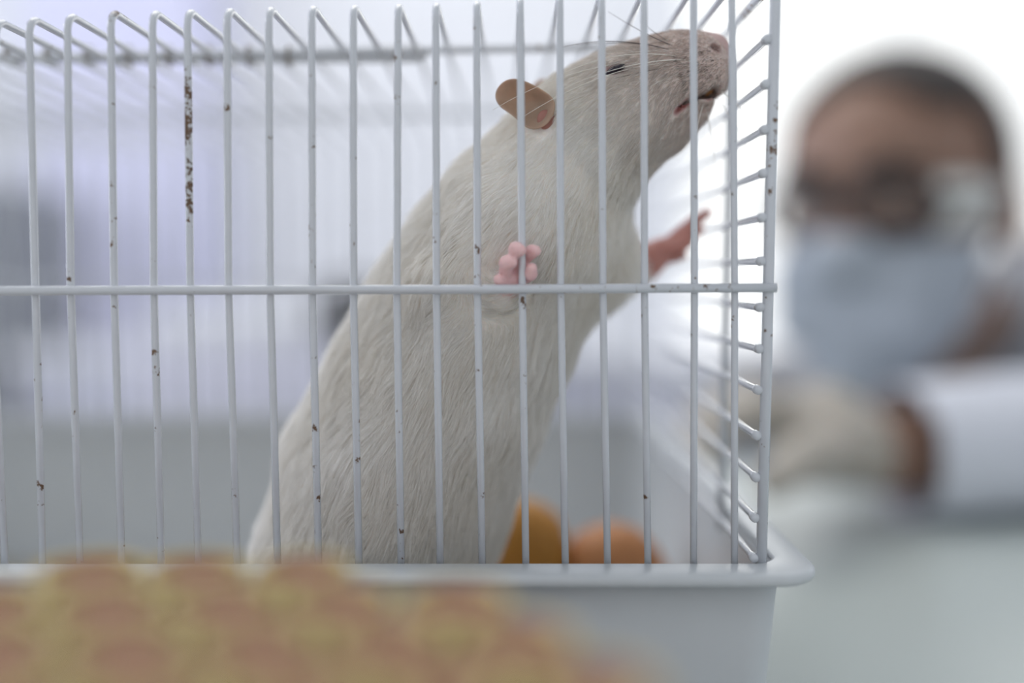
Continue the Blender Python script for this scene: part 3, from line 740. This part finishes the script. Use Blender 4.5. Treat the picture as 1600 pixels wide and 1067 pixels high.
for j in range(4, -5, -1):
    row = []
    for i in range(4, -6, -1):
        x = (i + 0.5 * (j % 2)) * PIT; y = j * 15.6 - 1.8
        u, v = to_px((RC[0] + x, RC[1] + y, ZCAP))
        if math.hypot(x, y) <= 67 and u > -140 and v < 1180: row.append((x, y))
    for n_, (x, y) in enumerate(row):
        cap_tube(((RC[0] + x) * 1e-3, (RC[1] + y) * 1e-3, 0.0087), 'yellow-capped red tube, %s from the right in the %s row out from the cage' % (ORD[n_], ORD[row_n]))
    row_n += 1 if row else 0


# ------------------------------------------------------------------ person behind the table
HC0 = np.array([294.0, 541.0, 197.0])              # head centre, mm
yaw, pit = math.radians(-40), math.radians(6)
Rz = np.array([[math.cos(yaw), -math.sin(yaw), 0], [math.sin(yaw), math.cos(yaw), 0], [0, 0, 1]])
Rx = np.array([[1, 0, 0], [0, math.cos(pit), -math.sin(pit)], [0, math.sin(pit), math.cos(pit)]])
RH = Rz @ Rx                                       # local (x = his left, -y = face, z = up) -> world
def hp_(x, y, z): return HC0 + RH @ np.array([x, y, z], float)
ROT = RH.T
BLO, BHI = (60, 210, -760), (800, 1290, 345)
def head_sdf(F, off=0.0):
    F.ell(hp_(0, 14, 34), np.array([79, 100, 87]) + off, 10, rot=ROT)
    F.ell(hp_(0, -26, -40), np.array([64, 66, 79]) + off, 25, rot=ROT)
    F.ell(hp_(0, -52, -96), np.array([30, 26, 22]) + off, 22, rot=ROT)
SH_L, SH_R = np.array([520.0, 705.0, 112.0]), np.array([238.0, 770.0, 0.0])
EL, WR = np.array([640.0, 455.0, 56.0]), np.array([232.0, 366.0, 42.0])
ELR, WRR = np.array([170.0, 860.0, -330.0]), np.array([260.0, 700.0, -520.0])
def torso_sdf(F, off=0.0):
    F.cone(SH_L + [-35, 15, -25], SH_R + [35, 15, -25], 72 + off, 72 + off, 30)
    F.ell((415, 830, -170), np.array([185, 125, 190]) + off, 50); F.ell((425, 900, -370), np.array([165, 130, 130]) + off, 60)
    F.ball(SH_L, 62 + off, 30); F.ball(SH_R, 60 + off, 30)
def legs_sdf(F, off=0.0):
    for kx in (320, 520):
        F.chain([np.array([kx + 10, 900, -420.0]), np.array([kx - 10, 735, -672.0]), np.array([kx, 1130, -696.0])], [88 + off, 64 + off, 42 + off], 30)
PF = Field(BLO, BHI, 6.0)
head_sdf(PF); torso_sdf(PF, -6)
legs_sdf(PF, -6)
PF.chain([hp_(0, 32, -50), np.array([410, 735, 50.0])], [56, 60], 22)
# facial features
PF.cone(hp_(0, -90, 8), hp_(0, -106, -26), 9, 15, 12)              # nose
for sx in (-1, 1):
    PF.ell(hp_(32 * sx, -90, 12), (17, 14, 13), 12, 'cut', rot=ROT)    # eye sockets
    PF.ball(hp_(31 * sx, -72, 12), 13, 3)
    PF.ell(hp_(30 * sx, -80, 30), (26, 12, 8), 10, rot=ROT)            # brow
    PF.ell(hp_(83 * sx, 18, -4), (10, 21, 34), 8, rot=ROT)              # ears
    PF.ell(hp_(91 * sx, 12, -2), (5, 10, 20), 4, 'cut', rot=ROT)
PF.cone(hp_(-20, -88, -58), hp_(20, -88, -58), 7, 7, 8)            # lips
# arms; the reaching forearm lies on the table
PF.chain([SH_L, EL, WR], [52, 38, 24], 25, kk=15)
PF.chain([SH_R, ELR, WRR], [50, 38, 24], 25, kk=15)
PALM = np.array([186.0, 350.0, 52.0])
def hand_sdf(F, off=0.0, k=6):
    F.cone(WR, PALM, 23 + off, 25 + off, 10, sq=(1, 1, 1)); F.cone(PALM + [4, 16, 10], PALM + [-14, -14, -2], 21 + off, 21 + off, 10)
    fing = [((166, 334, 64), (140, 318, 76), (116, 312, 66), (108, 310, 50)), ((162, 350, 66), (134, 338, 78), (112, 332, 68), (103, 330, 50)),
            ((164, 366, 64), (140, 360, 76), (118, 356, 64), (111, 354, 47)), ((170, 380, 60), (150, 380, 68), (133, 378, 58), (127, 377, 44))]
    for fg in fing: F.chain([np.array(p, float) for p in fg], [11 + off, 9.5 + off, 8.5 + off, 7 + off], k, kk=2)
    F.chain([PALM + [2, -18, -4], np.array([170.0, 306.0, 52.0]), np.array([150.0, 276.0, 54.0]), np.array([134.0, 262.0, 46.0])], [15 + off, 12 + off, 10 + off, 8 + off], k, kk=2)
hand_sdf(PF)
PF.chain([WRR, np.array([320.0, 680.0, -580.0])], [24, 26], 10)
for j in range(5): PF.cone(np.array([300.0 + 8 * j, 675.0, -575.0]), np.array([310.0 + 11 * j, 668.0 + 2 * j, -625.0 + (10 if j in (0, 4) else 0)]), 9, 7, 3)
for kx in (320, 520): PF.cone(np.array([kx, 1130, -700.0]), np.array([kx, 1230, -705.0]), 40, 34, 15)
PV, PQ = PF.mesh()
person_me = np_mesh('person', PV * 1e-3, PQ)
person = link('person', person_me, mat('skin_brown', (138, 108, 92), 0.5, 0.08, 30, sss=0.1))
tag(person, 'person in face mask, goggles and grey coat leaning over the table beside the cage', 'person')
def region_mesh(name, F, keepf, m, solid=0.0):
    V, Q = F.mesh(); ctr = V[Q].mean(1); Q = Q[keepf(ctr)]
    u, inv = np.unique(Q, return_inverse=True); Q = inv.reshape(-1, 4)
    o = link(name, np_mesh(name, V[u] * 1e-3, Q), m, person)
    if solid: s = o.modifiers.new('solid', 'SOLIDIFY'); s.thickness = solid; s.offset = 1
    return o
def tolocal(c): return (c - HC0) @ RH
# coat
KF = Field(BLO, BHI, 6.5); torso_sdf(KF, 8)
KF.cone(SH_L, EL, 60, 48, 25); KF.cone(SH_R, ELR, 64, 52, 25); KF.cone(ELR, WRR, 50, 38, 25)
KF.cone((420, 880, -380), (420, 930, -560), 160, 190, 40)
KF.cone(np.array([410, 745, 52.0]), np.array([394, 708, 82.0]), 78, 74, 18)     # collar
wdir = (EL - WR) / np.linalg.norm(EL - WR)
def coat_keep(c):
    k = np.ones(len(c), bool)
    k &= ~(((c - (WR + wdir * 8)) @ wdir < 0) & (np.linalg.norm(c - WR, axis=1) < 130))
    nk = np.array([396, 725, 84.0]); nd_ = np.array([-0.35, -0.75, 0.55]); nd_ /= np.linalg.norm(nd_)
    k &= ~(((c - nk) @ nd_ > 48) & (np.linalg.norm(c - nk, axis=1) < 96))
    return k
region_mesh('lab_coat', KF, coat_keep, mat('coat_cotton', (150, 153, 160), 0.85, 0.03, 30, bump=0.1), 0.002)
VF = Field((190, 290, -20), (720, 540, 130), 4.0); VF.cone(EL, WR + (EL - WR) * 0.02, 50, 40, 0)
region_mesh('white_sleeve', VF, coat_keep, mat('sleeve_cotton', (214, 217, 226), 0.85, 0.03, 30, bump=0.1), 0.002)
LF = Field((200, 600, -760), (650, 1290, -380), 7.0); legs_sdf(LF, 2)
region_mesh('trousers', LF, lambda c: c[:, 1] < 1120, mat('trouser_cloth', (70, 74, 86), 0.9, 0.06, 30))
# glove
GF = Field((60, 230, -5), (300, 430, 130), 2.5); hand_sdf(GF, 2.2)
region_mesh('latex_glove', GF, lambda c: (c - (WR + np.array([-14, -6, 0]))) @ wdir < 0, mat('glove_latex', (176, 169, 159), 0.5, 0.04, 60, sss=0.1))
# hair: close-cropped cap with a receding line
AF = Field(hp_(0, 0, 0) - 150, hp_(0, 0, 0) + 170, 4.0); head_sdf(AF, 3.0)
def hair_keep(c):
    l = tolocal(c); hl = 84 + 22 * np.cos(l[:, 0] / 26.0) * 0.7 * (np.abs(l[:, 0]) < 62)
    top = (l[:, 2] > hl) & (l[:, 1] > -70)
    sid = (np.abs(l[:, 0]) > 40) & (l[:, 1] > -20 + 0.25 * (90 - l[:, 2])) & (l[:, 2] > 8)
    bck = (l[:, 1] > 30) & (l[:, 2] > -38)
    return top | sid | bck
region_mesh('hair', AF, hair_keep, mat('hair_dark', (58, 52, 50), 0.7, 0.15, 200, bump=0.4), 0.004)
# surgical mask: offset of the lower face, three pleats
MF = Field(hp_(0, 0, 0) - 170, hp_(0, 0, 0) + 150, 3.5); head_sdf(MF, 5.0); MF.cone(hp_(0, -92, 0), hp_(0, -106, -24), 13, 20, 20)
for zz in (-38, -56, -74): MF.cone(hp_(-40, -84, zz), hp_(40, -84, zz), 8 + 8, 16, 6)
MF.ell(hp_(0, -56, -100), (40, 38, 32), 14, rot=ROT)
def mask_keep(c):
    l = tolocal(c); top = -6 - 0.16 * np.abs(l[:, 0])
    return (l[:, 1] < -6 + 0.1 * l[:, 2]) & (l[:, 2] < top) & (l[:, 2] > -128)
region_mesh('face_mask', MF, mask_keep, mat('mask_fabric', (188, 196, 206), 0.85, 0.03, 40, tl=0.25), 0.002)
for sx in (-1, 1):
    for z0, z1 in ((-22, 14), (-86, -20)):
        MB().tube([M_(hp_(62 * sx, -12, z0)), M_(hp_(75 * sx, 2, (z0 + z1) / 2)), M_(hp_(80 * sx, 20, z1))], 0.002, 6).build('mask_strap', mat('mask_strap_white', (230, 232, 236), 0.8, 0.02), None).parent = person
# goggles: dark frame, clear lenses with side shields, temples
gm = mat('goggle_frame', (44, 40, 44), 0.35, 0.05); lensm = mat('goggle_lens', (236, 240, 240), 0.06, 0.01, trans=0.9, alpha=0.18)
gog = MB()
for sx in (-1, 1):
    ring = [M_(hp_(sx * (33 + 29 * math.cos(a)), -97 + 15 * (abs(33 + 29 * math.cos(a)) / 62) ** 2 * 1.3, 9 + 20 * math.sin(a))) for a in np.linspace(0, 2 * math.pi, 25)[:-1]]
    gog.tube(ring, 0.0044, 8, closed=True)
gog.tube([M_(hp_(-8, -98, 12)), M_(hp_(0, -100, 14)), M_(hp_(8, -98, 12))], 0.003, 8)
for sx in (-1, 1): gog.tube([M_(hp_(62 * sx, -80, 14)), M_(hp_(76 * sx, -60, 14)), M_(hp_(84 * sx, 4, 14)), M_(hp_(82 * sx, 30, 4))], 0.0032, 8)
for sx in (-1, 1):
    MB().tube([M_(hp_(12 * sx, -97, 34)), M_(hp_(32 * sx, -94, 40)), M_(hp_(54 * sx, -78, 34))], [0.004, 0.0055, 0.003], 8).build('eyebrow', mat('brow_hair', (44, 38, 36), 0.8, 0.1, 200), None).parent = person
g_o = gog.build('goggles', gm, None); g_o.parent = person
for sx in (-1, 1):
    c = hp_(33 * sx, -97, 9); V = [hp_(sx * 33, -101, 9)]; n = 24
    for a in np.linspace(0, 2 * math.pi, n + 1)[:-1]: V.append(hp_(sx * (33 + 28 * math.cos(a)), -97 + 19 * (abs(33 + 28 * math.cos(a)) / 62) ** 2, 9 + 19 * math.sin(a)))
    o = link('lens', pydata('lens', np.array(V) * 1e-3, [(0, 1 + k, 1 + (k + 1) % n) for k in range(n)]), lensm); o.parent = g_o
    s = o.modifiers.new('solid', 'SOLIDIFY'); s.thickness = 0.0015
    sh = MB().add([M_(hp_(62 * sx, -82, 28)), M_(hp_(62 * sx, -82, -10)), M_(hp_(80 * sx, -50, -6)), M_(hp_(80 * sx, -50, 26)), M_(hp_(86 * sx, -28, 4)), M_(hp_(86 * sx, -28, 18))],
                  [(0, 1, 2, 3), (3, 2, 4, 5)]).build('side_shield', mat('side_shield', (228, 230, 226), 0.15, 0.01, alpha=0.8), None); sh.parent = g_o  # shield's milky pale tone stands in for glare on clear plastic
    s = sh.modifiers.new('solid', 'SOLIDIFY'); s.thickness = 0.0015
    blob('eyeball', hp_(31 * sx, -74, 11), (12, 12, 12), mat('eye_white_brown', (120, 104, 96), 0.1, 0.1), None, person)

# ------------------------------------------------------------------ things behind
cab = tag(empty('grey_cupboard', (-1.62, 2.25, -0.75)), 'blurred dark grey cupboard far behind the cage', 'cupboard')
cm = mat('cupboard_grey', (128, 132, 138), 0.6, 0.05, 6); cd = mat('cupboard_door_grey', (140, 144, 150), 0.6, 0.05, 6)
MB().box((-2.1, 1.95, -0.75), (-1.14, 2.55, 0.36)).build('body', cm, cab, False, 0.006)
for i in range(3):
    x0 = -2.09 + i * 0.317
    d = MB().box((x0, 1.93, -0.70), (x0 + 0.307, 1.95, 0.34)).build('door', cd, cab, False, 0.004)
    MB().box((x0 + 0.27, 1.915, -0.18), (x0 + 0.285, 1.93, 0.0)).build('handle', mat('handle_steel', (190, 192, 196), 0.3, 0.03, metallic=0.6), None, False).parent = d
bench = tag(empty('wall_bench', (-0.2, 2.3, -0.75)), 'long pale lavender bench along the far wall', 'bench')
bm_ = mat('bench_white', (212, 213, 226), 0.6, 0.03, 6)
MB().box((-1.12, 2.0, -0.70), (2.2, 2.56, -0.06)).build('cabinet_run', bm_, bench, False, 0.004)
MB().box((-1.13, 1.95, -0.06), (2.22, 2.58, -0.02)).build('worktop', mat('bench_top', (220, 222, 228), 0.4, 0.03, 6), bench, False, 0.004)
MB().box((-1.08, 2.04, -0.75), (2.16, 2.54, -0.70)).build('plinth', mat('bench_plinth', (150, 152, 160), 0.6, 0.03), bench, False)
ins = tag(empty('laboratory_instrument', (-0.36, 1.55, -0.75)), 'blurred white instrument stand with a round black knob behind the rat', 'instrument')
MB().box((-0.62, 1.35, -0.75), (-0.12, 1.75, 0.03)).build('housing', mat('instrument_white', (214, 214, 230), 0.5, 0.03, 8), ins, False, 0.02)
MB().box((-0.60, 1.37, 0.03), (-0.14, 1.73, 0.09)).build('lid', mat('instrument_lid', (224, 226, 232), 0.5, 0.03, 8), ins, False, 0.015)
kx, ky, kz = [float(v) * 1e-3 for v in P(546, 490, 1345 - 15)]
kn = MB().lathe([(0.050, 0.0), (0.056, 0.003), (0.056, 0.03), (0.052, 0.034)], 24).build('knob', mat('knob_black', (26, 24, 30), 0.4, 0.05), None)
kn.rotation_euler = (H, 0, 0); kn.location = (kx, 1.37, kz); put(kn, ins)
lamp = tag(empty('ceiling_lamp', (-0.3, 0.9, 1.9)), 'flat white ceiling lamp panel above the table', 'lamp')
MB().box((-1.14, 0.26, 1.868), (0.54, 1.54, 1.90)).build('housing', mat('lamp_housing', (230, 232, 234), 0.5, 0.02), lamp, False, 0.004)
MB().box((-1.10, 0.30, 1.864), (0.50, 1.50, 1.868)).build('diffuser', mat('lamp_diffuser', (255, 252, 246), 0.5, 0.01, emit=1.5), lamp, False)
